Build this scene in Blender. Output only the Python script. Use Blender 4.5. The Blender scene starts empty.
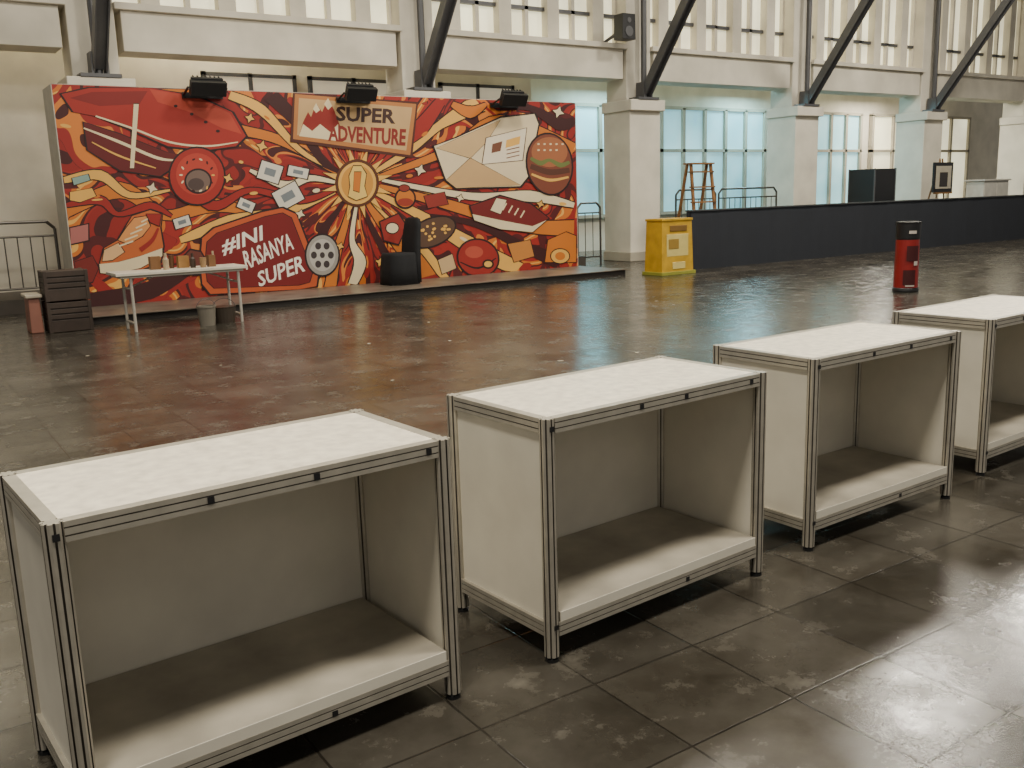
import bpy, bmesh, math, random
import numpy as np
from mathutils import Vector, Matrix
from mathutils.geometry import tessellate_polygon
random.seed(7)
def lin(c):
    return tuple(((v/255)/12.92 if v/255<=0.04045 else ((v/255+0.055)/1.055)**2.4) for v in c)+(1,)
MATS={}
def mat(name,rgb,rough=.5,metal=0,var=.08,scale=6,emit=0,bump=0,spec=.5,rgb2=None):
    if name in MATS: return MATS[name]
    m=bpy.data.materials.new(name); m.use_nodes=True; nt=m.node_tree; N=nt.nodes; L=nt.links
    b=N['Principled BSDF']; tc=N.new('ShaderNodeTexCoord'); no=N.new('ShaderNodeTexNoise')
    no.inputs['Scale'].default_value=scale; no.inputs['Detail'].default_value=6
    L.new(tc.outputs['Object'],no.inputs['Vector'])
    r=N.new('ShaderNodeValToRGB'); c=lin(rgb)
    r.color_ramp.elements[0].position=.3; r.color_ramp.elements[1].position=.7
    if rgb2: r.color_ramp.elements[0].color=lin(rgb2); r.color_ramp.elements[1].color=c
    else:
        r.color_ramp.elements[0].color=tuple(v*(1-var*1.6) for v in c[:3])+(1,)
        r.color_ramp.elements[1].color=tuple(min(1,v*(1+var*.5)) for v in c[:3])+(1,)
    L.new(no.outputs['Fac'],r.inputs['Fac']); L.new(r.outputs['Color'],b.inputs['Base Color'])
    b.inputs['Roughness'].default_value=rough; b.inputs['Metallic'].default_value=metal
    b.inputs['Specular IOR Level'].default_value=spec
    if emit: L.new(r.outputs['Color'],b.inputs['Emission Color']); b.inputs['Emission Strength'].default_value=emit
    if bump:
        bp=N.new('ShaderNodeBump'); bp.inputs['Strength'].default_value=bump; bp.inputs['Distance'].default_value=.01
        L.new(no.outputs['Fac'],bp.inputs['Height']); L.new(bp.outputs['Normal'],b.inputs['Normal'])
    MATS[name]=m; return m

class B:
    def __init__(s): s.v=[];s.f=[];s.m=[];s.mats=[]
    def mi(s,m):
        if m not in s.mats: s.mats.append(m)
        return s.mats.index(m)
    def add(s,vs,fs,m):
        o=len(s.v); s.v+= [tuple(v) for v in vs]; k=s.mi(m)
        for f in fs: s.f.append([o+i for i in f]); s.m.append(k)
    def box(s,x0,x1,y0,y1,z0,z1,m,tx=0,ty=0):
        vs=[(x0,y0,z0),(x1,y0,z0),(x1,y1,z0),(x0,y1,z0),(x0+tx,y0+ty,z1),(x1-tx,y0+ty,z1),(x1-tx,y1-ty,z1),(x0+tx,y1-ty,z1)]
        s.add(vs,[(3,2,1,0),(4,5,6,7),(0,1,5,4),(1,2,6,5),(2,3,7,6),(3,0,4,7)],m)
    def obox(s,c,size,m,rz=0,rx=0):
        R=Matrix.Rotation(rz,3,'Z')@Matrix.Rotation(rx,3,'X'); h=[v/2 for v in size]
        vs=[Vector(c)+R@Vector((a*h[0],b*h[1],d*h[2])) for d in(-1,1) for a,b in((-1,-1),(1,-1),(1,1),(-1,1))]
        s.add(vs,[(3,2,1,0),(4,5,6,7),(0,1,5,4),(1,2,6,5),(2,3,7,6),(3,0,4,7)],m)
    def beam(s,a,b,w,d,m):
        a=Vector(a);b=Vector(b);t=(b-a).normalized(); x=Vector((1,0,0))
        if abs(t.x)>.9: x=Vector((0,1,0))
        y=t.cross(x).normalized(); x=y.cross(t).normalized()
        vs=[p+x*w/2*i+y*d/2*j for p in(a,b) for i,j in((-1,-1),(1,-1),(1,1),(-1,1))]
        s.add(vs,[(3,2,1,0),(4,5,6,7),(0,1,5,4),(1,2,6,5),(2,3,7,6),(3,0,4,7)],m)
    def tube(s,a,b,r,m,n=10,r2=None):
        a=Vector(a);b=Vector(b);t=(b-a).normalized(); x=Vector((1,0,0))
        if abs(t.x)>.9: x=Vector((0,1,0))
        y=t.cross(x).normalized(); x=y.cross(t).normalized(); r2=r if r2 is None else r2
        vs=[a+(x*math.cos(2*math.pi*i/n)+y*math.sin(2*math.pi*i/n))*r for i in range(n)]+[b+(x*math.cos(2*math.pi*i/n)+y*math.sin(2*math.pi*i/n))*r2 for i in range(n)]
        s.add(vs,[(i,(i+1)%n,n+(i+1)%n,n+i) for i in range(n)]+[tuple(range(n))[::-1],tuple(range(n,2*n))],m)
    def path(s,pts,r,m,n=8):
        for a,b in zip(pts[:-1],pts[1:]): s.tube(a,b,r,m,n)
    def lathe(s,c,prof,m,n=20):
        vs=[];fs=[]
        for r,z in prof:
            vs+=[(c[0]+r*math.cos(2*math.pi*i/n),c[1]+r*math.sin(2*math.pi*i/n),c[2]+z) for i in range(n)]
        for k in range(len(prof)-1):
            fs+=[(k*n+i,k*n+(i+1)%n,(k+1)*n+(i+1)%n,(k+1)*n+i) for i in range(n)]
        fs+=[tuple(range(n))[::-1],tuple(range((len(prof)-1)*n,len(prof)*n))]
        s.add(vs,fs,m)
    def done(s,name,loc=(0,0,0),rz=0,bevel=0,parent=None,smooth=False,seg=2):
        me=bpy.data.meshes.new(name); me.from_pydata(s.v,[],s.f)
        for m in s.mats: me.materials.append(m)
        me.polygons.foreach_set('material_index',s.m); 
        me.validate(); me.update()
        o=bpy.data.objects.new(name,me); bpy.context.collection.objects.link(o)
        o.location=loc; o.rotation_euler=(0,0,rz)
        if smooth:
            for p in me.polygons: p.use_smooth=True
        if bevel:
            md=o.modifiers.new('bevel','BEVEL'); md.width=bevel; md.segments=seg; md.limit_method='ANGLE'; md.angle_limit=math.radians(50)
        if parent: o.parent=parent
        return o

# ---------------------------------------------------------------- materials
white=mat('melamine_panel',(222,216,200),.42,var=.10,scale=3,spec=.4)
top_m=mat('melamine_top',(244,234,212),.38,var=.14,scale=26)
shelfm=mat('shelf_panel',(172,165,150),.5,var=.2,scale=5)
alu=mat('aluminium_profile',(186,180,166),.36,.5,var=.1,scale=20)
alud=mat('profile_groove',(80,74,66),.5,.3)
black=mat('black_plastic',(24,24,26),.45)
conc=mat('painted_concrete',(220,213,196),.8,var=.12,scale=1.5,bump=.1)
concd=mat('painted_concrete_dark',(176,168,150),.85,var=.12,scale=2)  # darker concrete paint for column plinths and window bars
steel=mat('dark_steel',(92,92,94),.45,.4)
railm=mat('galvanised_rail',(96,92,86),.4,.7)
grey=mat('grey_panel',(180,175,162),.7)
cloth=mat('black_cloth',(22,23,26),.9,scale=12,bump=.3)
navy=mat('barrier_cloth',(30,34,42),.8,scale=5,bump=.2)
wood=mat('raw_wood',(142,100,56),.6,var=.3,scale=8)

# floor
def floor_mat():
    m=bpy.data.materials.new('slate_tile_floor'); m.use_nodes=True; nt=m.node_tree; N=nt.nodes; L=nt.links; b=N['Principled BSDF']
    tc=N.new('ShaderNodeTexCoord')
    br=N.new('ShaderNodeTexBrick'); br.offset=0; br.inputs['Scale'].default_value=1; br.inputs['Brick Width'].default_value=.4; br.inputs['Row Height'].default_value=.4
    br.inputs['Mortar Size'].default_value=.005; br.inputs['Mortar Smooth'].default_value=.5; br.inputs['Bias'].default_value=-.1
    br.inputs['Color1'].default_value=lin((84,80,72)); br.inputs['Color2'].default_value=lin((58,55,49)); br.inputs['Mortar'].default_value=lin((44,41,36))
    nw=N.new('ShaderNodeTexNoise'); nw.inputs['Scale'].default_value=3; L.new(tc.outputs['Object'],nw.inputs['Vector'])
    vm=N.new('ShaderNodeVectorMath'); vm.operation='SCALE'; vm.inputs[3].default_value=.015; L.new(nw.outputs['Color'],vm.inputs[0])
    va=N.new('ShaderNodeVectorMath'); va.operation='ADD'; L.new(tc.outputs['Object'],va.inputs[0]); L.new(vm.outputs[0],va.inputs[1])
    L.new(va.outputs[0],br.inputs['Vector'])
    n1=N.new('ShaderNodeTexNoise'); n1.inputs['Scale'].default_value=1.3; n1.inputs['Detail'].default_value=10; n1.inputs['Roughness'].default_value=.7
    n2=N.new('ShaderNodeTexNoise'); n2.inputs['Scale'].default_value=4.5; n2.inputs['Detail'].default_value=12; n2.inputs['Roughness'].default_value=.72
    for n in(n1,n2): L.new(tc.outputs['Object'],n.inputs['Vector'])
    r1=N.new('ShaderNodeValToRGB'); r1.color_ramp.elements[0].position=.32; r1.color_ramp.elements[0].color=lin((134,126,114)); r1.color_ramp.elements[1].position=.66; r1.color_ramp.elements[1].color=(1,1,1,1)
    L.new(n1.outputs['Fac'],r1.inputs['Fac'])
    mx=N.new('ShaderNodeMix'); mx.data_type='RGBA'; mx.blend_type='MULTIPLY'; mx.inputs[0].default_value=1
    L.new(br.outputs['Color'],mx.inputs[6]); L.new(r1.outputs['Color'],mx.inputs[7])
    r2=N.new('ShaderNodeValToRGB'); r2.color_ramp.elements[0].position=.55; r2.color_ramp.elements[0].color=(0,0,0,1); r2.color_ramp.elements[1].position=.82; r2.color_ramp.elements[1].color=(.45,.45,.45,1)
    L.new(n2.outputs['Fac'],r2.inputs['Fac'])
    mx2=N.new('ShaderNodeMix'); mx2.data_type='RGBA'; L.new(r2.outputs['Color'],mx2.inputs[0]); L.new(mx.outputs[2],mx2.inputs[6]); mx2.inputs[7].default_value=lin((150,144,130))
    L.new(mx2.outputs[2],b.inputs['Base Color'])
    mr=N.new('ShaderNodeMapRange'); mr.inputs[1].default_value=.3; mr.inputs[2].default_value=.7; mr.inputs[3].default_value=.12; mr.inputs[4].default_value=.34
    L.new(n2.outputs['Fac'],mr.inputs[0]); L.new(mr.outputs[0],b.inputs['Roughness'])
    bp=N.new('ShaderNodeBump'); bp.inputs['Strength'].default_value=.22; bp.inputs['Distance'].default_value=.005
    ad=N.new('ShaderNodeMath'); ad.operation='SUBTRACT'; L.new(n1.outputs['Fac'],ad.inputs[0]); L.new(br.outputs['Fac'],ad.inputs[1])
    L.new(ad.outputs[0],bp.inputs['Height']); L.new(bp.outputs['Normal'],b.inputs['Normal'])
    return m
b=B(); b.box(-8,36,-5,20,-.2,0,floor_mat()); b.done('floor')

# ---------------------------------------------------------------- booths
H=.774;W=.525
def post(b,x,y):
    prof=[];kinds=[];R=.0245;n=8
    for i in range(n):
        a0=math.pi/8+i*math.pi/4; a1=a0+math.pi/4
        p0=Vector((math.cos(a0)*R,math.sin(a0)*R)); p1=Vector((math.cos(a1)*R,math.sin(a1)*R)); nrm=(p0+p1).normalized()
        s0=p0.lerp(p1,.36); s1=p0.lerp(p1,.64); dp=nrm*.006
        prof+=[p0,s0,s0-dp,s1-dp,s1]; kinds+=[0,1,1,1,0]
    z0,z1=.018,H+.002; k=len(prof)
    for i in range(k):
        j=(i+1)%k; a,c=prof[i],prof[j]
        b.add([(x+a.x,y+a.y,z0),(x+c.x,y+c.y,z0),(x+c.x,y+c.y,z1),(x+a.x,y+a.y,z1)],[(0,1,2,3)],alud if kinds[i] else alu)
    b.add([(x+p.x,y+p.y,z1) for p in prof],[tuple(range(k))],alu)
    b.lathe((x,y,0),[(.021,0),(.021,.01),(.014,.012),(.014,.02)],black,12)
def rail(b,x0,y0,x1,y1,z0,z1,nx,ny):
    t=.015
    def strip(a,c,o0,o1,m):
        xs=[x0+nx*o0,x1+nx*o0,x0+nx*o1,x1+nx*o1]; ys=[y0+ny*o0,y1+ny*o0,y0+ny*o1,y1+ny*o1]
        b.box(min(xs),max(xs),min(ys),max(ys),a,c,m)
    h=z1-z0
    strip(z0,z1,-t,t-.003,alud)
    strip(z0,z0+h*.25,-t-.001,t,alu); strip(z0+h*.34,z1-h*.34,t-.004,t,alu); strip(z1-h*.25,z1+.001,-t-.001,t,alu)
def counter(x,y,a,Lc):
    root=bpy.data.objects.new('display_counter',None); bpy.context.collection.objects.link(root)
    root.location=(x,y,0); root.rotation_euler=(0,0,a)
    b=B()
    for px in(0.02,Lc-.02):
        for py in(.02,W-.02): post(b,px,py)
    for z0,z1 in((H-.045,H),(.08,.125)):
        rail(b,.04,.02,Lc-.04,.02,z0,z1,0,-1); rail(b,.04,W-.02,Lc-.04,W-.02,z0,z1,0,1)
        rail(b,.02,.04,.02,W-.04,z0,z1,-1,0); rail(b,Lc-.02,.04,Lc-.02,W-.04,z0,z1,1,0)
    b.done('frame',parent=root)
    b=B(); b.box(.036,Lc-.036,.036,W-.036,H-.016,H+.0002,top_m); b.done('counter_top',parent=root,bevel=.001)
    b=B(); b.box(.03,Lc-.03,W-.024,W-.018,.12,H-.04,white); b.done('back_panel',parent=root)
    b=B(); b.box(.017,.023,.03,W-.03,.12,H-.04,white); b.done('side_panel_1',parent=root)
    b=B(); b.box(Lc-.023,Lc-.017,.03,W-.03,.12,H-.04,white); b.done('side_panel_2',parent=root)
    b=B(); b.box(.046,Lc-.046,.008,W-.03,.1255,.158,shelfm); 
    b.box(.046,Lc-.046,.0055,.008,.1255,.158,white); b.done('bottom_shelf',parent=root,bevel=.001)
    b=B()
    for u in(random.uniform(.3,.45),random.uniform(.6,.72),.95): b.box(u,u+.016,.003,.0055,H-.031,H-.015,black)
    b.box(.62,.636,.003,.0055,.093,.109,black)
    b.box(.013,.028,-.006,-.0035,.11,.125,black); b.box(.013,.028,-.006,-.0035,H-.036,H-.02,black)
    b.done('lock_marks',parent=root)
    return root
for p in((.215,2.1,.0655,1.03),(1.56,2.1647,.068,1.045),(2.9128,2.2751,.028,1.04),(4.3651,2.3953,.05,1.04)): counter(*p)

# ---------------------------------------------------------------- mural
MX,MY,MZ,MW,MH=2.236,14.07,.1,8.745,2.968
src=[(52,84),(575,103),(578,266),(78,308)]; dst=[(0,MH),(MW,MH),(MW,0),(0,0)]
A=[];rr=[]
for (x,y),(u,v) in zip(src,dst):
    A.append([x,y,1,0,0,0,-u*x,-u*y]);rr.append(u);A.append([0,0,0,x,y,1,-v*x,-v*y]);rr.append(v)
h=np.linalg.solve(np.array(A,float),np.array(rr,float))
def art(x,y):
    w=h[6]*x+h[7]*y+1; return ((h[0]*x+h[1]*y+h[2])/w,(h[3]*x+h[4]*y+h[5])/w)
cu,cv=art(357,183)
def tone(c):
    g=sum(c)/3; return tuple(int((v*.94+g*.06)*.93) for v in c)
def mural_mat():
    m=bpy.data.materials.new('mural_paint_rays'); m.use_nodes=True; nt=m.node_tree; N=nt.nodes; L=nt.links; b=N['Principled BSDF']; b.inputs['Roughness'].default_value=.6
    tc=N.new('ShaderNodeTexCoord'); sp=N.new('ShaderNodeSeparateXYZ'); L.new(tc.outputs['Object'],sp.inputs[0])
    def M(op,a,c=None,e=None):
        n=N.new('ShaderNodeMath'); n.operation=op
        for i,v in enumerate((a,c,e)):
            if v is None: continue
            if isinstance(v,(int,float)): n.inputs[i].default_value=v
            else: L.new(v,n.inputs[i])
        return n.outputs[0]
    dx=M('SUBTRACT',sp.outputs[0],cu); dz=M('SUBTRACT',sp.outputs[2],cv)
    th=M('ARCTAN2',dz,dx); rad=M('SQRT',M('ADD',M('MULTIPLY',dx,dx),M('MULTIPLY',dz,dz)))
    no=N.new('ShaderNodeTexNoise'); no.inputs['Scale'].default_value=.9; no.inputs['Detail'].default_value=1.2; L.new(tc.outputs['Object'],no.inputs['Vector'])
    wob=M('MULTIPLY',M('SUBTRACT',no.outputs['Fac'],.5),M('MULTIPLY',rad,1.5))
    fr=M('FRACT',M('ADD',M('ADD',M('MULTIPLY',th,13/(2*math.pi)),wob),10))
    cr=N.new('ShaderNodeValToRGB'); cr.color_ramp.interpolation='CONSTANT'
    st=[(0,(152,28,20)),(.24,(70,12,14)),(.34,(164,34,24)),(.56,(212,112,30)),(.66,(236,176,80)),(.72,(212,112,30)),(.82,(70,14,14)),(.92,(164,36,24))]
    while len(cr.color_ramp.elements)<len(st): cr.color_ramp.elements.new(.5)
    for e,(p,c) in zip(cr.color_ramp.elements,st): e.position=p; e.color=lin(tone(c))
    L.new(fr,cr.inputs['Fac'])
    cb=N.new('ShaderNodeCombineXYZ'); L.new(M('MULTIPLY',th,2.6),cb.inputs[0]); L.new(M('MULTIPLY',rad,.8),cb.inputs[1])
    n3=N.new('ShaderNodeTexNoise'); n3.inputs['Scale'].default_value=1.5; n3.inputs['Detail'].default_value=.8; n3.inputs['Distortion'].default_value=1.2; L.new(cb.outputs[0],n3.inputs['Vector'])
    c2=N.new('ShaderNodeValToRGB'); c2.color_ramp.interpolation='CONSTANT'
    s2=[(0,(152,28,20)),(.35,(86,14,16)),(.42,(0,0,0)),(.58,(158,30,22)),(.65,(222,126,44)),(.7,(70,14,14))]
    while len(c2.color_ramp.elements)<len(s2): c2.color_ramp.elements.new(.5)
    for e,(p,c) in zip(c2.color_ramp.elements,s2): e.position=p; e.color=lin(tone(c))
    L.new(n3.outputs['Fac'],c2.inputs['Fac'])
    ins=M('MULTIPLY',M('GREATER_THAN',n3.outputs['Fac'],.42),M('LESS_THAN',n3.outputs['Fac'],.58))
    mx=N.new('ShaderNodeMix'); mx.data_type='RGBA'; L.new(ins,mx.inputs[0]); L.new(c2.outputs['Color'],mx.inputs[6]); L.new(cr.outputs['Color'],mx.inputs[7])
    L.new(mx.outputs[2],b.inputs['Base Color']); return m
mm=mural_mat()
b=B(); layers=[]
def layer(vs):
    x0=min(v[0] for v in vs);x1=max(v[0] for v in vs);y0=min(v[1] for v in vs);y1=max(v[1] for v in vs)
    l=1+max([q[4] for q in layers if q[0]<x1 and q[1]>x0 and q[2]<y1 and q[3]>y0],default=0)
    layers.append((x0,x1,y0,y1,l)); return -.0006*l
b.box(0,MW,0,.7,0,MH,mm)
side=grey
b.box(-.012,0,0,.7,0,MH,side); b.box(MW,MW+.012,0,.7,0,MH,side); b.box(0,MW,0.02,.7,MH,MH+.01,side)
def col(rgb): return mat('paint_%d_%d_%d'%rgb,tone(rgb),.6,var=.05,scale=2)
def poly(pts,rgb,out=None,ow=1.8):
    if out:
        cx=sum(p[0] for p in pts)/len(pts);cy=sum(p[1] for p in pts)/len(pts)
        q=[]
        for p in pts:
            d=math.hypot(p[0]-cx,p[1]-cy) or 1; q.append((p[0]+(p[0]-cx)/d*ow,p[1]+(p[1]-cy)/d*ow))
        poly(q,out)
    uv=[]
    for p in pts:
        u,v=art(*p); uv.append((min(max(u,.002),MW-.002),min(max(v,.002),MH-.002)))
    y=layer(uv)
    tr=tessellate_polygon([[Vector((a,0,c)) for a,c in uv]])
    b.add([(a,y,c) for a,c in uv],[tuple(t) for t in tr],col(rgb))
def ell(cx,cy,rx,ry,rgb,out=None,rot=0,n=28,a0=0,a1=2*math.pi,ow=1.8):
    pts=[]
    for i in range(n+ (0 if a1-a0>6.2 else 1)):
        a=a0+(a1-a0)*i/n; x=rx*math.cos(a);y=ry*math.sin(a)
        pts.append((cx+x*math.cos(rot)-y*math.sin(rot),cy+x*math.sin(rot)+y*math.cos(rot)))
    poly(pts,rgb,out,ow)
def spline(pts,w,rgb,out=None,ow=2.2):
    if out: spline(pts,[q+ow for q in w],out)
    P=[]; n=len(pts)
    for i in range(n-1):
        p0=pts[max(i-1,0)];p1=pts[i];p2=pts[i+1];p3=pts[min(i+2,n-1)]
        for t in np.linspace(0,1,7)[:-1]:
            f=lambda a,bb,c,d:.5*((2*bb)+(-a+c)*t+(2*a-5*bb+4*c-d)*t*t+(-a+3*bb-3*c+d)*t**3)
            P.append((f(p0[0],p1[0],p2[0],p3[0]),f(p0[1],p1[1],p2[1],p3[1]),w[i]*(1-t)+w[i+1]*t))
    P.append((*pts[-1],w[-1])); Lf=[];Rt=[]
    for i,(x,y,ww) in enumerate(P):
        a=P[max(i-1,0)];c=P[min(i+1,len(P)-1)]; dx,dy=c[0]-a[0],c[1]-a[1]; d=math.hypot(dx,dy) or 1
        Lf.append((x-dy/d*ww/2,y+dx/d*ww/2));Rt.append((x+dy/d*ww/2,y-dx/d*ww/2))
    poly(Lf+Rt[::-1],rgb)
def text(s_,tl,tr_,br_,bl,rgb,shear=0,bold=.01):
    cv_=bpy.data.curves.new('t','FONT'); cv_.body=s_; cv_.offset=bold; cv_.shear=shear; cv_.resolution_u=2
    o=bpy.data.objects.new('t',cv_); bpy.context.collection.objects.link(o); bpy.context.view_layer.update()
    me=bpy.data.meshes.new_from_object(o.evaluated_get(bpy.context.evaluated_depsgraph_get()))
    xs=[v.co.x for v in me.vertices];ys=[v.co.y for v in me.vertices];x0,x1,y0,y1=min(xs),max(xs),min(ys),max(ys)
    uv=[]
    for v in me.vertices:
        a=(v.co.x-x0)/(x1-x0);c=1-(v.co.y-y0)/(y1-y0)
        px=(tl[0]*(1-a)+tr_[0]*a)*(1-c)+(bl[0]*(1-a)+br_[0]*a)*c; py=(tl[1]*(1-a)+tr_[1]*a)*(1-c)+(bl[1]*(1-a)+br_[1]*a)*c
        uv.append(art(px,py))
    y=layer(uv)
    b.add([(u,y,w) for u,w in uv],[tuple(p.vertices) for p in me.polygons],col(rgb))
    bpy.data.objects.remove(o); bpy.data.meshes.remove(me)
def star(cx,cy,r_,rgb,n=5,out=None):
    poly([(cx+(r_ if i%2==0 else r_*.45)*math.cos(i*math.pi/n+.3),cy+(r_ if i%2==0 else r_*.45)*math.sin(i*math.pi/n+.3)) for i in range(2*n)],rgb,out,1)
RED=(160,32,22);MAR=(60,12,14);ORG=(212,116,30);YEL=(238,180,80);CRM=(236,216,172);DRK=(36,12,14);GRY=(160,154,144);TEAL=(136,166,154)
# ribbons flowing out of the centre
rb=[([(60,215),(120,190),(165,215),(215,205),(260,215)],[10,16,10,14,3],ORG),
([(64,180),(100,175),(130,195),(170,190)],[6,10,6,2],YEL),
([(130,95),(190,100),(225,125),(280,140),(335,172)],[6,20,10,9,3],ORG),
([(230,95),(262,110),(300,150),(335,170)],[8,10,5,2],YEL),
([(180,240),(230,222),(290,210),(335,192)],[6,14,8,3],YEL),
([(330,288),(336,255),(345,225),(350,205)],[12,9,6,3],ORG),
([(352,285),(360,262),(352,240),(356,207)],[8,12,5,3],CRM),
([(430,282),(410,255),(385,225),(368,203)],[34,18,12,5],ORG),
([(446,280),(424,250),(395,225),(372,202)],[8,8,4,2],YEL),
([(520,270),(470,245),(420,215),(375,192)],[14,16,9,4],YEL),
([(574,228),(520,225),(450,205),(380,186)],[16,12,10,4],ORG),
([(574,205),(530,196),(470,196),(382,180)],[5,11,7,3],CRM),
([(574,150),(500,120),(450,150),(380,176)],[14,10,9,4],ORG),
([(480,102),(440,125),(410,150),(374,172)],[20,8,7,4],YEL),
([(440,102),(420,128),(395,150),(370,170)],[10,16,6,3],RED),
([(270,94),(300,125),(322,160),(340,172)],[16,12,8,3],MAR),
([(90,300),(150,290),(200,262),(240,235)],[14,18,8,4],MAR),
([(560,262),(520,245),(480,225),(430,215)],[16,10,8,3],MAR),
([(400,280),(386,255),(372,228),(362,206)],[14,8,6,3],MAR),
([(312,285),(322,235),(338,210),(346,198)],[10,10,5,3],MAR),
([(250,170),(285,185),(310,178),(335,182)],[3,8,6,3],CRM),
([(66,205),(100,200),(118,214),(150,206),(172,216)],[4,9,4,8,2],RED),
([(165,160),(210,205),(250,190),(300,200),(334,190)],[3,10,5,7,3],RED),
([(500,104),(530,108),(560,124),(574,120)],[14,6,14,6],MAR),
([(452,104),(470,112),(486,104)],[5,12,3],ORG),
([(390,100),(384,118),(392,136),(380,158),(368,168)],[12,5,9,4,2],RED)]
for p_,w_,c_ in rb: spline(p_,w_,c_,DRK if c_ not in(MAR,) else None)
# splash droplets
for i in range(46):
    x=random.uniform(66,570);y=random.uniform(100,270); c_=random.choice([YEL,ORG,CRM,MAR,RED,ORG])
    ell(x,y,random.uniform(2,6),random.uniform(1,2.2),c_,n=10,rot=math.atan2(y-183,x-357))
# big red cap
poly([(62,94),(90,88),(150,88),(196,96),(232,112),(246,136),(236,146),(206,150),(168,146),(128,128),(96,116),(74,112)],(168,38,26),DRK,2.5)
poly([(70,98),(92,92),(148,91),(140,104),(100,106)],(136,26,22))
poly([(150,89),(196,97),(230,113),(242,134),(222,128),(190,112),(158,102)],(190,64,42))
spline([(96,116),(132,128),(170,142),(206,146),(238,142)],[1.5,2,2,2,1],CRM)
for x,y in((176,106),(192,114),(206,122),(218,131)): ell(x,y,2,1.5,DRK,n=8)
poly([(84,122),(120,134),(166,152),(190,156),(160,176),(120,170),(88,150)],(104,18,18),DRK)
spline([(84,128),(120,142),(158,158),(180,160)],[1.5,3,3,1],CRM)
spline([(92,142),(120,156),(156,168)],[1,2,1],YEL)
poly([(139,104),(134,168),(130,168),(134,104)],CRM,DRK,.8)
# donut
ell(197,176,27,28,(168,38,28),DRK); ell(197,174,21,21,(192,60,42)); ell(198,181,12,11,(120,96,84),DRK); ell(196,184,8,6,(80,60,56))
for i in range(14):
    a=i*.45; ell(197+16*math.cos(a),175+16*math.sin(a),2,1,random.choice([CRM,YEL,MAR]),n=6,rot=a*2)
# tags and patches
poly([(72,178),(88,174),(90,180),(74,185)],TEAL,DRK,1); poly([(70,228),(88,224),(88,240),(70,244)],(180,104,98),DRK)
poly([(70,192),(92,188),(96,196),(80,202),(70,200)],YEL,DRK,1)
poly([(74,262),(92,256),(98,268),(92,282),(78,284)],(126,30,24),DRK,1)
# sneaker
poly([(100,262),(104,248),(118,240),(126,226),(132,216),(150,210),(162,214),(160,228),(163,246),(160,262),(140,270),(112,274),(101,272)],(204,100,40),DRK)
poly([(99,264),(118,262),(140,256),(162,248),(162,256),(140,268),(112,274),(100,273)],CRM,DRK,1)
poly([(118,240),(128,244),(142,236),(150,226),(146,216),(134,218),(126,228)],(226,150,80),DRK,1)
poly([(104,250),(118,243),(124,252),(112,260),(102,261)],(232,182,124),DRK,1)
for i in range(5): spline([(119+i*5.5,246-i*6),(133+i*4.5,241-i*6)],[1.6,1.6],CRM)
poly([(146,214),(161,214),(159,226),(150,222)],RED,DRK,1); spline([(140,250),(152,240),(158,228)],[5,4,2],RED)
# papers
for (x,y,w_,h_,r) in((270,172,11,9,.3),(288,196,13,10,-.5),(298,172,10,5,.2),(246,205,8,5,.4),(182,222,8,5,-.3)):
    c_,s_=math.cos(r),math.sin(r)
    poly([(x+a*w_*c_-e*h_*s_,y+a*w_*s_+e*h_*c_) for a,e in((-1,-1),(1,-1),(1,1),(-1,1))],(222,214,196),DRK,1.5)
    poly([(x+a*w_*.5*c_-e*h_*.4*s_,y+a*w_*.5*s_+e*h_*.4*c_) for a,e in((-1,-1),(1,-1),(1,1),(-1,1))],(120,128,132))
# slogan badge
poly([(200,262),(202,238),(214,228),(262,212),(282,208),(296,214),(318,272),(316,286),(300,290),(210,294),(202,284)],(200,84,36),DRK,2)
poly([(205,262),(207,242),(217,233),(264,217),(282,213),(291,218),(312,272),(309,282),(298,285),(214,288),(207,281)],(126,18,18),MAR,1)
text('#INI',(218,241),(262,225),(267,240),(223,256),(250,242,226),.25,.02)
text('RASANYA',(240,252),(288,233),(294,249),(246,270),(250,242,226),.25,.02)
text('SUPER',(254,273),(300,255),(305,271),(259,287),(250,242,226),.25,.02)
poly([(178,262),(190,250),(200,252),(206,262),(198,274),(184,274)],(110,50,38),DRK)
# film reel
ell(322,255,16,20,GRY,DRK); ell(322,255,13,16,(190,184,174))
for i in range(6): ell(322+8.5*math.cos(i*1.047),255+10.5*math.sin(i*1.047),3,3.6,(60,50,50))
ell(322,255,2.5,3,(60,50,50))
# central medallion
star(357,183,36,YEL,12,DRK); ell(357,183,22,24,(92,44,16)); ell(357,183,19,21,YEL); ell(357,183,16,18,(214,146,52))
poly([(349,176),(353,166),(361,166),(366,174),(364,186),(367,196),(356,200),(348,196),(350,186)],(240,200,100),DRK,1)
poly([(354,172),(361,172),(359,192),(353,190)],ORG,DRK,.8)
# top banner
poly([(293,92),(418,102),(412,158),(290,142)],(84,34,20)); poly([(295,94),(416,104),(410,155),(293,139)],(190,120,60)); poly([(299,98),(412,107.5),(406,150.5),(297,135)],(206,166,112))
poly([(299,136),(303,122),(308,112),(311,117),(316,103),(322,112),(328,98),(334,110),(340,126),(338,141)],(150,34,24)); poly([(313,109),(316,103),(320,110),(316,113)],CRM);poly([(324,104),(328,98),(332,106),(328,110)],CRM)
poly([(299,136),(303,124),(312,131),(320,124),(330,132),(338,124),(338,141)],CRM)
text('SUPER',(336,106),(396,109),(395,124),(336,121),(64,34,28),0,.035)
text('ADVENTURE',(328,125),(406,129),(405,146),(328,141),(140,34,24),0,.035)
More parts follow.
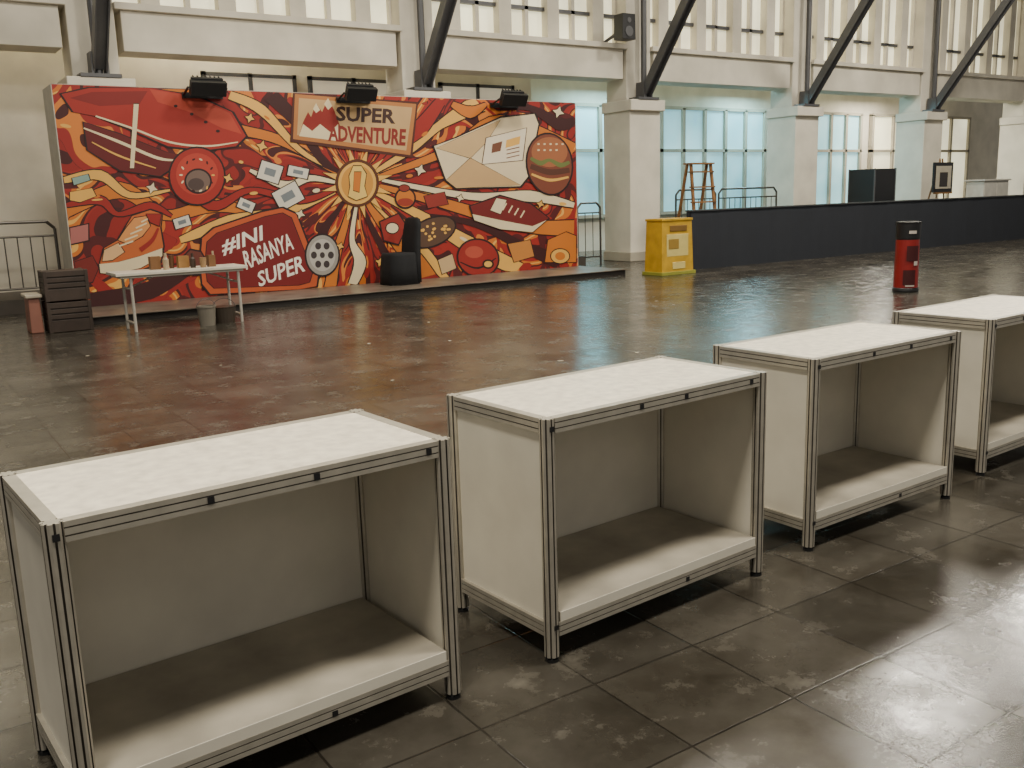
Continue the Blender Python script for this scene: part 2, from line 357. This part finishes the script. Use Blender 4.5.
# envelope
poly([(434,146),(456,138),(500,118),(534,114),(538,124),(528,176),(520,186),(456,188),(446,180)],(232,212,170),DRK,2)
poly([(436,148),(470,158),(486,142),(500,120),(456,139)],(212,176,124),DRK,.6); poly([(446,180),(470,158),(520,185),(456,188)],(206,166,112),DRK,.6)
poly([(486,138),(526,128),(522,160),(482,164)],(240,226,196),MAR,1); poly([(492,144),(502,141),(500,151),(491,153)],(120,70,46)); poly([(506,140),(520,136),(519,144),(505,148)],YEL)
for i in range(3): spline([(506,150+i*4),(519,147+i*4)],[1,1],(120,70,46))
# burger, shoe, ball, cookie
ell(549,164,22,30,(128,64,42),DRK,rot=-.15); ell(549,152,18,15,(170,100,60)); spline([(530,158),(540,163),(549,160),(560,165),(569,162)],[3,5,3,5,3],(110,120,60)); spline([(530,166),(549,172),(569,170)],[5,6,5],(90,50,34)); spline([(531,174),(549,180),(568,177)],[2,3,2],YEL)
for i in range(9): ell(538+i%5*6,144+i//5*6,1.4,1,CRM,n=6)
poly([(470,206),(500,196),(530,204),(548,218),(532,230),(500,226),(474,218)],(120,24,22),DRK); poly([(472,214),(500,220),(532,226),(546,220),(532,232),(500,229),(474,220)],CRM,DRK,.8)
poly([(496,198),(506,200),(500,214),(490,210)],CRM,DRK,.8); 
for i in range(4): spline([(506+i*6,203+i*2.5),(502+i*6,210+i*2.5)],[1.4,1.4],CRM)
ell(478,258,20,18,(160,36,28),DRK,rot=.3); ell(474,252,9,6,(190,76,54)); spline([(460,262),(478,268),(496,258)],[1,2,1],DRK); ell(488,264,4,3,YEL,DRK)
ell(432,232,24,13,(92,64,46),DRK,rot=-.4)
for i in range(30): 
    a=random.random()*6.28;r_=random.random()**.5; ell(432+20*r_*math.cos(a),232+9*r_*math.sin(a),1.5,1.4,YEL,n=6)
ell(405,198,9,9,ORG,DRK); ell(405,202,8,4,(160,52,30)); ell(404,188,5,3,(146,46,32),DRK,ow=1)
poly([(545,262),(548,240),(566,232),(576,236),(576,262)],ORG,DRK,1); ell(560,256,9,7,YEL,DRK,ow=1); ell(560,256,5,4,ORG)
poly([(380,222),(398,214),(406,226),(398,244),(384,240)],(156,38,28),DRK); ell(392,228,6,5,CRM,DRK,ow=1)
poly([(508,244),(530,240),(534,256),(514,262)],(204,130,54),DRK,1)
poly([(438,260),(452,254),(456,268),(442,274)],(206,172,122),DRK,1)
poly([(424,196),(444,192),(448,204),(428,208)],(150,46,36),DRK,1)
for x,y,r_ in((262,146,6),(152,188,6),(228,178,5),(300,214,5),(420,170,6),(460,198,4),(540,204,4),(250,118,5),(558,112,6),(340,246,4),(380,262,5)): star(x,y,r_,random.choice([YEL,CRM]),4,DRK)
b.done('mural_wall',loc=(MX,MY,MZ))
# stage platform
b=B(); pm=mat('platform_top',(112,102,90),.35,var=.3,scale=3); b.box(2.15,11.02,12.75,14.9,.0,.085,mat('platform_skirt',(40,36,33),.7)); b.box(2.12,11.05,12.72,14.93,.085,.0995,pm); b.done('stage_platform',bevel=.003)
# flood lights on the mural
for x in(4.2,6.55,9.4):
    b=B(); z=3.0
    b.obox((x,13.74,z+.05),(.5,.1,.2),black,rx=.5); b.obox((x,13.79,z+.12),(.44,.06,.16),mat('heat_sink',(40,40,42),.5,.4),rx=.5)
    for i in range(7): b.obox((x-.18+i*.06,13.83,z+.15),(.012,.05,.16),black,rx=.5)
    b.beam((x-.27,13.76,z+.06),(x-.27,14.03,z-.02),.025,.025,black); b.beam((x+.27,13.76,z+.06),(x+.27,14.03,z-.02),.025,.025,black)
    b.box(x-.29,x+.29,14.02,14.052,2.94,3.02,black); b.done('flood_light',bevel=.004)

# ---------------------------------------------------------------- hall structure
cols=[3.06-5.2,3.06,8.44,13.62,18.75,23.9,29.1]
for i,cx in enumerate(cols):
    b=B(); b.box(cx-.42,cx+.42,15.1,15.95,0,3.3,conc); b.box(cx-.47,cx+.47,15.0,15.95,3.08,3.3,conc); b.box(cx-.33,cx+.33,15.3,15.95,3.3,8.5,conc)
    b.box(cx-.47,cx+.47,15.05,15.95,0,.2,concd); b.done('column',bevel=.015)
    b=B(); z0=3.3
    b.box(cx-.28,cx+.28,14.98,15.28,z0,z0+.05,steel); b.box(cx-.12,cx-.09,15,15.25,z0+.05,z0+.35,steel); b.box(cx+.09,cx+.12,15,15.25,z0+.05,z0+.35,steel)
    a0=Vector((cx,15.08,z0+.12)); d=Vector((0,-1,1.32)).normalized()
    e=a0+d*5.2
    b.beam(a0+Vector((-.085,0,0)),e+Vector((-.085,0,0)),.025,.18,steel); b.beam(a0+Vector((.085,0,0)),e+Vector((.085,0,0)),.025,.18,steel); b.beam(a0,e,.17,.025,steel)
    b.tube((cx,15.14,z0+.05),(cx,15.14,8.5),.06,steel); b.done('roof_strut')
b=B()
for a,c in zip(cols[:-1],cols[1:]):
    b.box(a+.42,c-.42,15.3,15.9,3.72,4.3,conc); b.box(a+.33,c-.33,15.22,15.95,4.3,4.4,conc)
b.done('trim_1',bevel=.01)
glassw=mat('window_glass_warm',(250,240,204),.3,emit=1.15,var=.2,scale=.8)
glassb=mat('window_glass_blue',(175,222,228),.3,emit=1.05,var=.35,scale=.5,rgb2=(96,152,166))
for i,(a,c) in enumerate(zip(cols[:-1],cols[1:])):
    b=B(); a+=.33;c-=.33
    b.box(a,c,15.7,15.74,4.4,6.6,glassw); n=8
    for j in range(n+1):
        x=a+(c-a)*j/n; w_=.14 if j%2 else .04; b.box(x-w_,x+w_,15.5 if j%2 else 15.6,15.7,4.4,6.6,conc)
    b.box(a,c,15.6,15.7,4.95,5.02,steel); b.box(a,c,15.4,15.9,6.6,8.5,conc); b.done('window_%d'%(i+1))
b=B(); b.box(-8,11.6,16.6,16.8,0,8.5,conc); b.box(11.6,36,19.0,19.2,0,8.5,conc); b.box(11.6,11.8,16.6,19.2,0,8.5,conc); b.done('wall_back')
for i,(x0,x1,m) in enumerate(((13.0,17.2,glassb),(17.6,21.6,glassb),(22.4,26.0,glassb),(26.6,32,glassw))):
    b=B(); b.box(x0,x1,18.93,18.97,.9,3.6,m); n=5
    for j in range(n+1):
        x=x0+(x1-x0)*j/n; b.box(x-.05,x+.05,18.85,18.98,.9,3.6,concd)
    for z in(.87,2.5,3.6): b.box(x0-.05,x1+.05,18.85,18.99,z-.04,z+.04,concd)
    b.done('window_%d'%(i+8))
# high lights in the wall behind the mural
glassc=mat('window_glass_dim',(232,222,196),.4,emit=.35,var=.15,scale=.8)
for i,(x0,x1) in enumerate(((5.0,6.6),(6.9,8.6),(9.6,11.3))):
    b=B(); b.box(x0,x1,16.56,16.59,2.7,3.62,glassc)
    for xx in(x0,(x0+x1)/2,x1): b.box(xx-.035,xx+.035,16.53,16.598,2.66,3.66,steel)
    for z in(2.66,3.62): b.box(x0-.035,x1+.035,16.53,16.598,z-.03,z+.03,steel)
    b.done('window_%d'%(i+13))
b=B(); b.box(-8,36,-5,20,8.5,8.7,mat('ceiling_paint',(120,112,100),.9)); b.done('ceiling')
b=B(); b.box(-8,11.9,14.98,16.6,0,.2,mat('curb',(70,64,56),.7)); b.done('trim_2')
def railing(x0,x1,y,z0,zh,name='railing'):
    b=B(); r=.022
    b.path([(x0,y,z0),(x0,y,z0+zh-.1),(x0+.1,y,z0+zh),(x1-.1,y,z0+zh),(x1,y,z0+zh-.1),(x1,y,z0)],r,railm)
    b.tube((x0,y,z0+.15),(x1,y,z0+.15),.016,railm); b.tube((x0,y,z0+zh-.2),(x1,y,z0+zh-.2),.016,railm)
    n=int((x1-x0)/.16)
    for i in range(1,n): x=x0+(x1-x0)*i/n; b.tube((x,y,z0+.15),(x,y,z0+zh-.2),.009,railm,6)
    b.done(name)
railing(.2,2.2,15.03,.2,1.08); railing(-2.2,.1,15.03,.2,1.08); railing(11.95,12.55,15.3,0,1.25)
railing(14.4,15.6,15.0,0,1.45); railing(15.7,17.6,15.0,0,1.45)
# barrier
b=B(); x0,x1=12.38,30
vs=[];fs=[];N_=300
for i in range(N_+1):
    x=x0+(x1-x0)*i/N_; w_=.006*math.sin(x*5)+.003*math.sin(x*17+1)
    vs+=[(x,12.49+w_*1.6-.01,0.0),(x,12.5+w_*.3,1.06),]
for i in range(N_): fs.append((2*i,2*i+2,2*i+3,2*i+1))
b.add(vs,fs,navy); b.box(x0,x1,12.52,12.62,0,1.06,navy); b.box(x0-.01,x1,12.48,12.64,1.06,1.085,mat('barrier_cap',(60,62,64),.6))
b.done('skirted_barrier')
# yellow box
yel=mat('yellow_board',(190,150,36),.5,var=.15); yl=mat('yellow_label',(206,188,112),.6)
b=B(); b.box(11.2,11.95,12.0,12.45,0,.93,yel,.025,.025); b.box(11.17,11.98,11.97,12.48,.0,.06,mat('green_base',(140,140,50),.6)); b.box(11.21,11.94,12.01,12.44,.93,.97,yel)
b.box(11.32,11.83,12.006,12.03,.32,.7,yl); b.box(11.36,11.6,12.0,12.03,.45,.62,mat('label_olive',(150,120,50),.5)); b.box(11.4,11.8,12.008,12.04,.75,.85,mat('label_ink',(120,90,40),.5))
b.box(11.45,11.75,11.994,12.02,.1,.22,yl)
b.done('yellow_promo_box',bevel=.006)
# promo bin
rd=mat('red_gloss',(130,26,24),.4); lw=mat('label_white',(190,180,170),.5); rdk=mat('red_dark',(60,14,16),.4)
b=B(); c=(11.5,7.55,0)
b.lathe(c,[(.165,0),(.17,.02),(.165,.05),(.158,.06)],black,28)
b.lathe(c,[(.156,.06),(.152,.42),(.15,.7)],rd,28); b.lathe(c,[(.151,.7),(.155,.72),(.16,.9),(.165,.93),(.12,.94)],black,28)
for a0,z0,z1,m,k_ in((3.5,.1,.3,rdk,9),(4.3,.36,.42,lw,4),(3.7,.42,.62,rdk,9),(3.7,.08,.11,lw,7),(3.8,.78,.82,lw,6)):
    vs=[]
    for i in range(k_):
        a=a0+i*.12
        for z in(z0,z1): vs.append((c[0]+(.163+.0006*k_)*math.cos(a),c[1]+(.163+.0006*k_)*math.sin(a),z))
    b.add(vs,[(2*i,2*i+2,2*i+3,2*i+1) for i in range(k_-1)],m)
b.done('promo_bin')
# folding table
b=B(); tw=mat('table_top',(206,198,182),.4); tl=mat('table_leg',(190,184,172),.4,.3)
x0,x1,y0,y1=2.3,3.74,11.45,12.0
b.box(x0-.05,x1+.05,y0,y1,.66,.695,tw); b.box(x0,x1,y0+.03,y1-.03,.63,.66,tl)
for x,s_ in((x0+.12,1),(x1-.06,-1)):
    b.path([(x,y0+.06,0),(x,y0+.06,.64)],.018,tl);b.path([(x,y1-.06,0),(x,y1-.06,.64)],.018,tl)
    b.tube((x,y0+.06,.1),(x,y1-.06,.1),.013,tl);b.tube((x,y0+.06,.5),(x,y1-.06,.5),.013,tl); b.tube((x,(y0+y1)/2,.5),(x+s_*.35,(y0+y1)/2,.64),.01,tl)
b.done('folding_table',bevel=.004)
b=B(); x=2.72
cols_=[(120,84,50),(170,150,120),(90,60,36),(150,110,60),(60,44,34),(150,120,84)]
i=0
while x<3.5:
    m=mat('item_%d'%(i%6),cols_[i%6],.5); hh=random.uniform(.14,.22); w_=random.uniform(.05,.08); yy=random.uniform(11.6,11.85)
    if i%3==0: b.box(x,x+w_*1.6,yy-.05,yy+.05,.695,.695+hh*.8,m)
    else: b.lathe((x+w_*.5,yy,.695),[(w_*.5,0),(w_*.52,hh*.6),(w_*.25,hh*.75),(w_*.25,hh)] if i%3==1 else [(w_*.45,0),(w_*.6,hh*.7),(w_*.62,hh*.72)],m,14)
    x+=w_*1.4+random.uniform(.0,.03); i+=1
b.done('paint_supplies')
b=B(); b.lathe((3.25,11.5,0),[(.09,0),(.11,.22),(.117,.22),(.117,.24),(.1,.24),(.08,.02)],mat('bucket_grey',(120,114,102),.4),20); b.path([(3.25+.115*math.cos(a),11.5,.22+.1*math.sin(a)) for a in np.linspace(0,math.pi,9)],.004,steel,6); b.done('paint_bucket')
b=B(); b.lathe((3.5,11.62,0),[(.12,0),(.14,.18),(.146,.2),(.13,.2)],mat('bucket_dark',(60,52,44),.4),20); b.path([(3.5+.142*math.cos(a),11.62,.18+.12*math.sin(a)) for a in np.linspace(0,math.pi,9)],.004,steel,6); b.done('paint_bucket')
# crates at left
b=B(); cr_=mat('crate_brown',(62,50,42),.6,var=.2); ci=mat('crate_inner',(40,33,28),.7)
for z in(0,.37):
    b.box(1.605,2.075,12.21,12.59,z+.01,z+.34,ci)
    for zz,hh in((.005,.14),(.16,.05),(.225,.05),(.29,.065)): b.box(1.6,2.08,12.2,12.6,z+zz,z+zz+hh,cr_)
    for xx in(1.595,2.045):
        for yy in(12.195,12.565): b.box(xx,xx+.04,yy,yy+.04,z,z+.36,cr_)
b.done('plastic_crate_stack',bevel=.004)
b=B(); b.box(1.42,1.56,12.35,12.75,0,.42,mat('pink_plastic',(150,100,84),.5),.01,.02); b.box(1.4,1.58,12.33,12.77,.42,.46,mat('lid_white',(190,180,160),.5)); b.done('storage_tub',bevel=.01)
# covered chair
b=B(); n=24
def ring(cx,cy,w,d,z,p=4):
    out=[]
    for i in range(n):
        a=2*math.pi*i/n; ca,sa=math.cos(a),math.sin(a); r=(abs(ca)**p+abs(sa)**p)**(-1/p)
        fl=1+.04*math.sin(a*9)*(1 if z<.4 else 0)
        out.append((cx+w/2*r*ca*fl,cy+d/2*r*sa*fl,z))
    return out
def loft(rings,m):
    vs=[v for r in rings for v in r]; k_=len(rings)
    fs=[(a*n+i,a*n+(i+1)%n,(a+1)*n+(i+1)%n,(a+1)*n+i) for a in range(k_-1) for i in range(n)]
    b.add(vs,fs+[tuple(range(n))[::-1],tuple(range((k_-1)*n,k_*n))],m)
loft([ring(0,0,.56,.52,0),ring(0,0,.52,.5,.25),ring(0,0,.49,.48,.46),ring(0,0,.46,.45,.5)],cloth)
loft([ring(.22,0,.14,.48,.02),ring(.23,0,.13,.47,.4),ring(.25,0,.12,.45,.68),ring(.29,0,.1,.42,.92),ring(.3,0,.09,.36,1.02),ring(.305,0,.05,.22,1.05)],cloth)
b.done('banquet_chair',loc=(6.95,13.55,.1),rz=.1,smooth=True)
# wooden step ladder
b=B()
for x in(13.75,14.4):
    b.beam((x,13.7,0),(x+(.05 if x<14 else -.05),13.95,1.95),.06,.04,wood); b.beam((x,14.45,0),(x+(.05 if x<14 else -.05),14.05,1.95),.05,.04,wood)
for z in(.3,.6,.9,1.2,1.5,1.8): b.obox((14.07,13.7+.13*z,z),(.62,.12,.03),wood)
b.box(13.75,14.4,13.88,14.12,1.95,1.98,wood); b.done('step_ladder')
# flight case
b=B(); b.box(19.3,20.1,13.6,14.3,.1,1.8,black); 
for x in(19.3,20.08):
    for y in(13.59,14.28): b.box(x-.005,x+.03,y-.005,y+.03,.09,1.81,steel)
for x in(19.4,20.0):
    for y in(13.7,14.2): b.lathe((x,y,0),[(.05,0),(.05,.1)],steel,12)
b.box(19.55,19.85,13.585,13.6,.9,1.0,steel); b.done('flight_case',bevel=.01)
# framed picture on easel
b=B(); b.box(22.6,23.45,14.2,14.24,1.2,1.95,black); b.box(22.69,23.36,14.19,14.2,1.29,1.86,mat('print_paper',(180,172,152),.5)); b.box(22.85,23.2,14.185,14.19,1.34,1.7,mat('print_ink',(50,46,44),.5))
b.beam((22.75,14.25,0),(23.0,14.3,2.05),.03,.03,wood);b.beam((23.35,14.25,0),(23.1,14.3,2.05),.03,.03,wood);b.beam((23.05,14.9,0),(23.05,14.32,2.0),.03,.03,wood);b.box(22.7,23.4,14.16,14.26,1.16,1.2,wood)
b.done('framed_print_easel')
b=B(); wc=mat('cabinet_white',(200,196,184),.5); b.box(24.6,25.8,14.0,14.5,0,1.45,wc); b.box(24.62,25.19,13.985,14.0,.1,1.4,wc); b.box(25.21,25.78,13.985,14.0,.1,1.4,wc); b.box(24.55,25.85,13.95,14.55,1.45,1.49,wc); b.done('white_cabinet',bevel=.006)
# wall speaker
b=B(); b.box(12.72,13.06,14.75,15.02,4.4,4.88,black,.01,.0); b.tube((12.89,14.74,4.55),(12.89,14.75,4.55),.1,steel,16); b.tube((12.89,14.74,4.76),(12.89,14.75,4.76),.05,steel,16); b.beam((12.89,15.0,4.6),(12.89,15.5,4.45),.05,.05,steel); b.done('wall_speaker',bevel=.008)
# scraps
b=B(); sc=mat('paper_scrap',(176,166,146),.7)
for i in range(26):
    x=random.uniform(1.5,9);y=random.uniform(4.5,12); s_=random.uniform(.015,.05); a=random.random()*3
    b.obox((x,y,.0025),(s_,s_*.6,.004),sc,rz=a)
b.done('floor_litter')

# ---------------------------------------------------------------- lights
def area(name,loc,size,e,colr,target=None,sy=None):
    l=bpy.data.lights.new(name,'AREA'); l.energy=e; l.color=colr; l.size=size
    if sy: l.shape='RECTANGLE'; l.size_y=sy
    o=bpy.data.objects.new(name,l); bpy.context.collection.objects.link(o); o.location=loc
    if target: o.rotation_euler=(Vector(target)-Vector(loc)).to_track_quat('-Z','Y').to_euler()
    return o
warm=(1,.925,.79)
for x,y,e in((-1,.5,580),(5,.5,580),(11,4,560),(2,8,450),(8,9,430),(15,9,580),(21,10,620)):
    area('ceiling_lamp',(x,y,8.2),1.2,e,warm)
for x in(4.2,6.55,9.4): area('mural_lamp',(x,12.6,4.6),.5,14,(1,.92,.8),(x,14.07,1.5))
area('blue_lamp',(15.5,17.8,4.2),1.5,170,(.45,.88,1),(15.5,17,0)); area('blue_lamp',(20.5,17.8,4.2),1.5,170,(.45,.88,1),(20.5,17,0))
area('hall_fill',(26,17.5,4.2),1.5,250,warm,(26,17,0)); area('hall_fill',(5,16.2,5.5),1,100,warm,(5,16,0)); area('hall_fill',(0,15.9,6),1,130,warm,(0,16.2,0))  # unseen hall fills; last one added to brighten the wall left of the mural
w=bpy.data.worlds.new('w'); bpy.context.scene.world=w; w.use_nodes=True; w.node_tree.nodes['Background'].inputs[0].default_value=(1,.96,.88,1); w.node_tree.nodes['Background'].inputs[1].default_value=.36

# ---------------------------------------------------------------- camera
f,yaw,pit,rol,hc=936.5,.589,.1971,-.0313,1.4205
fw=Vector((math.sin(yaw)*math.cos(pit),math.cos(yaw)*math.cos(pit),-math.sin(pit))); r=Vector((math.cos(yaw),-math.sin(yaw),0)); u=r.cross(fw)
r2=r*math.cos(rol)+u*math.sin(rol); u2=-r*math.sin(rol)+u*math.cos(rol)
cd=bpy.data.cameras.new('camera'); cd.sensor_width=36; cd.lens=f*36/1024; cd.clip_end=200; cam=bpy.data.objects.new('camera',cd); bpy.context.collection.objects.link(cam)
M=Matrix((r2,u2,-fw)).transposed().to_4x4(); M.translation=(0,0,hc); cam.matrix_world=M
bpy.context.scene.camera=cam
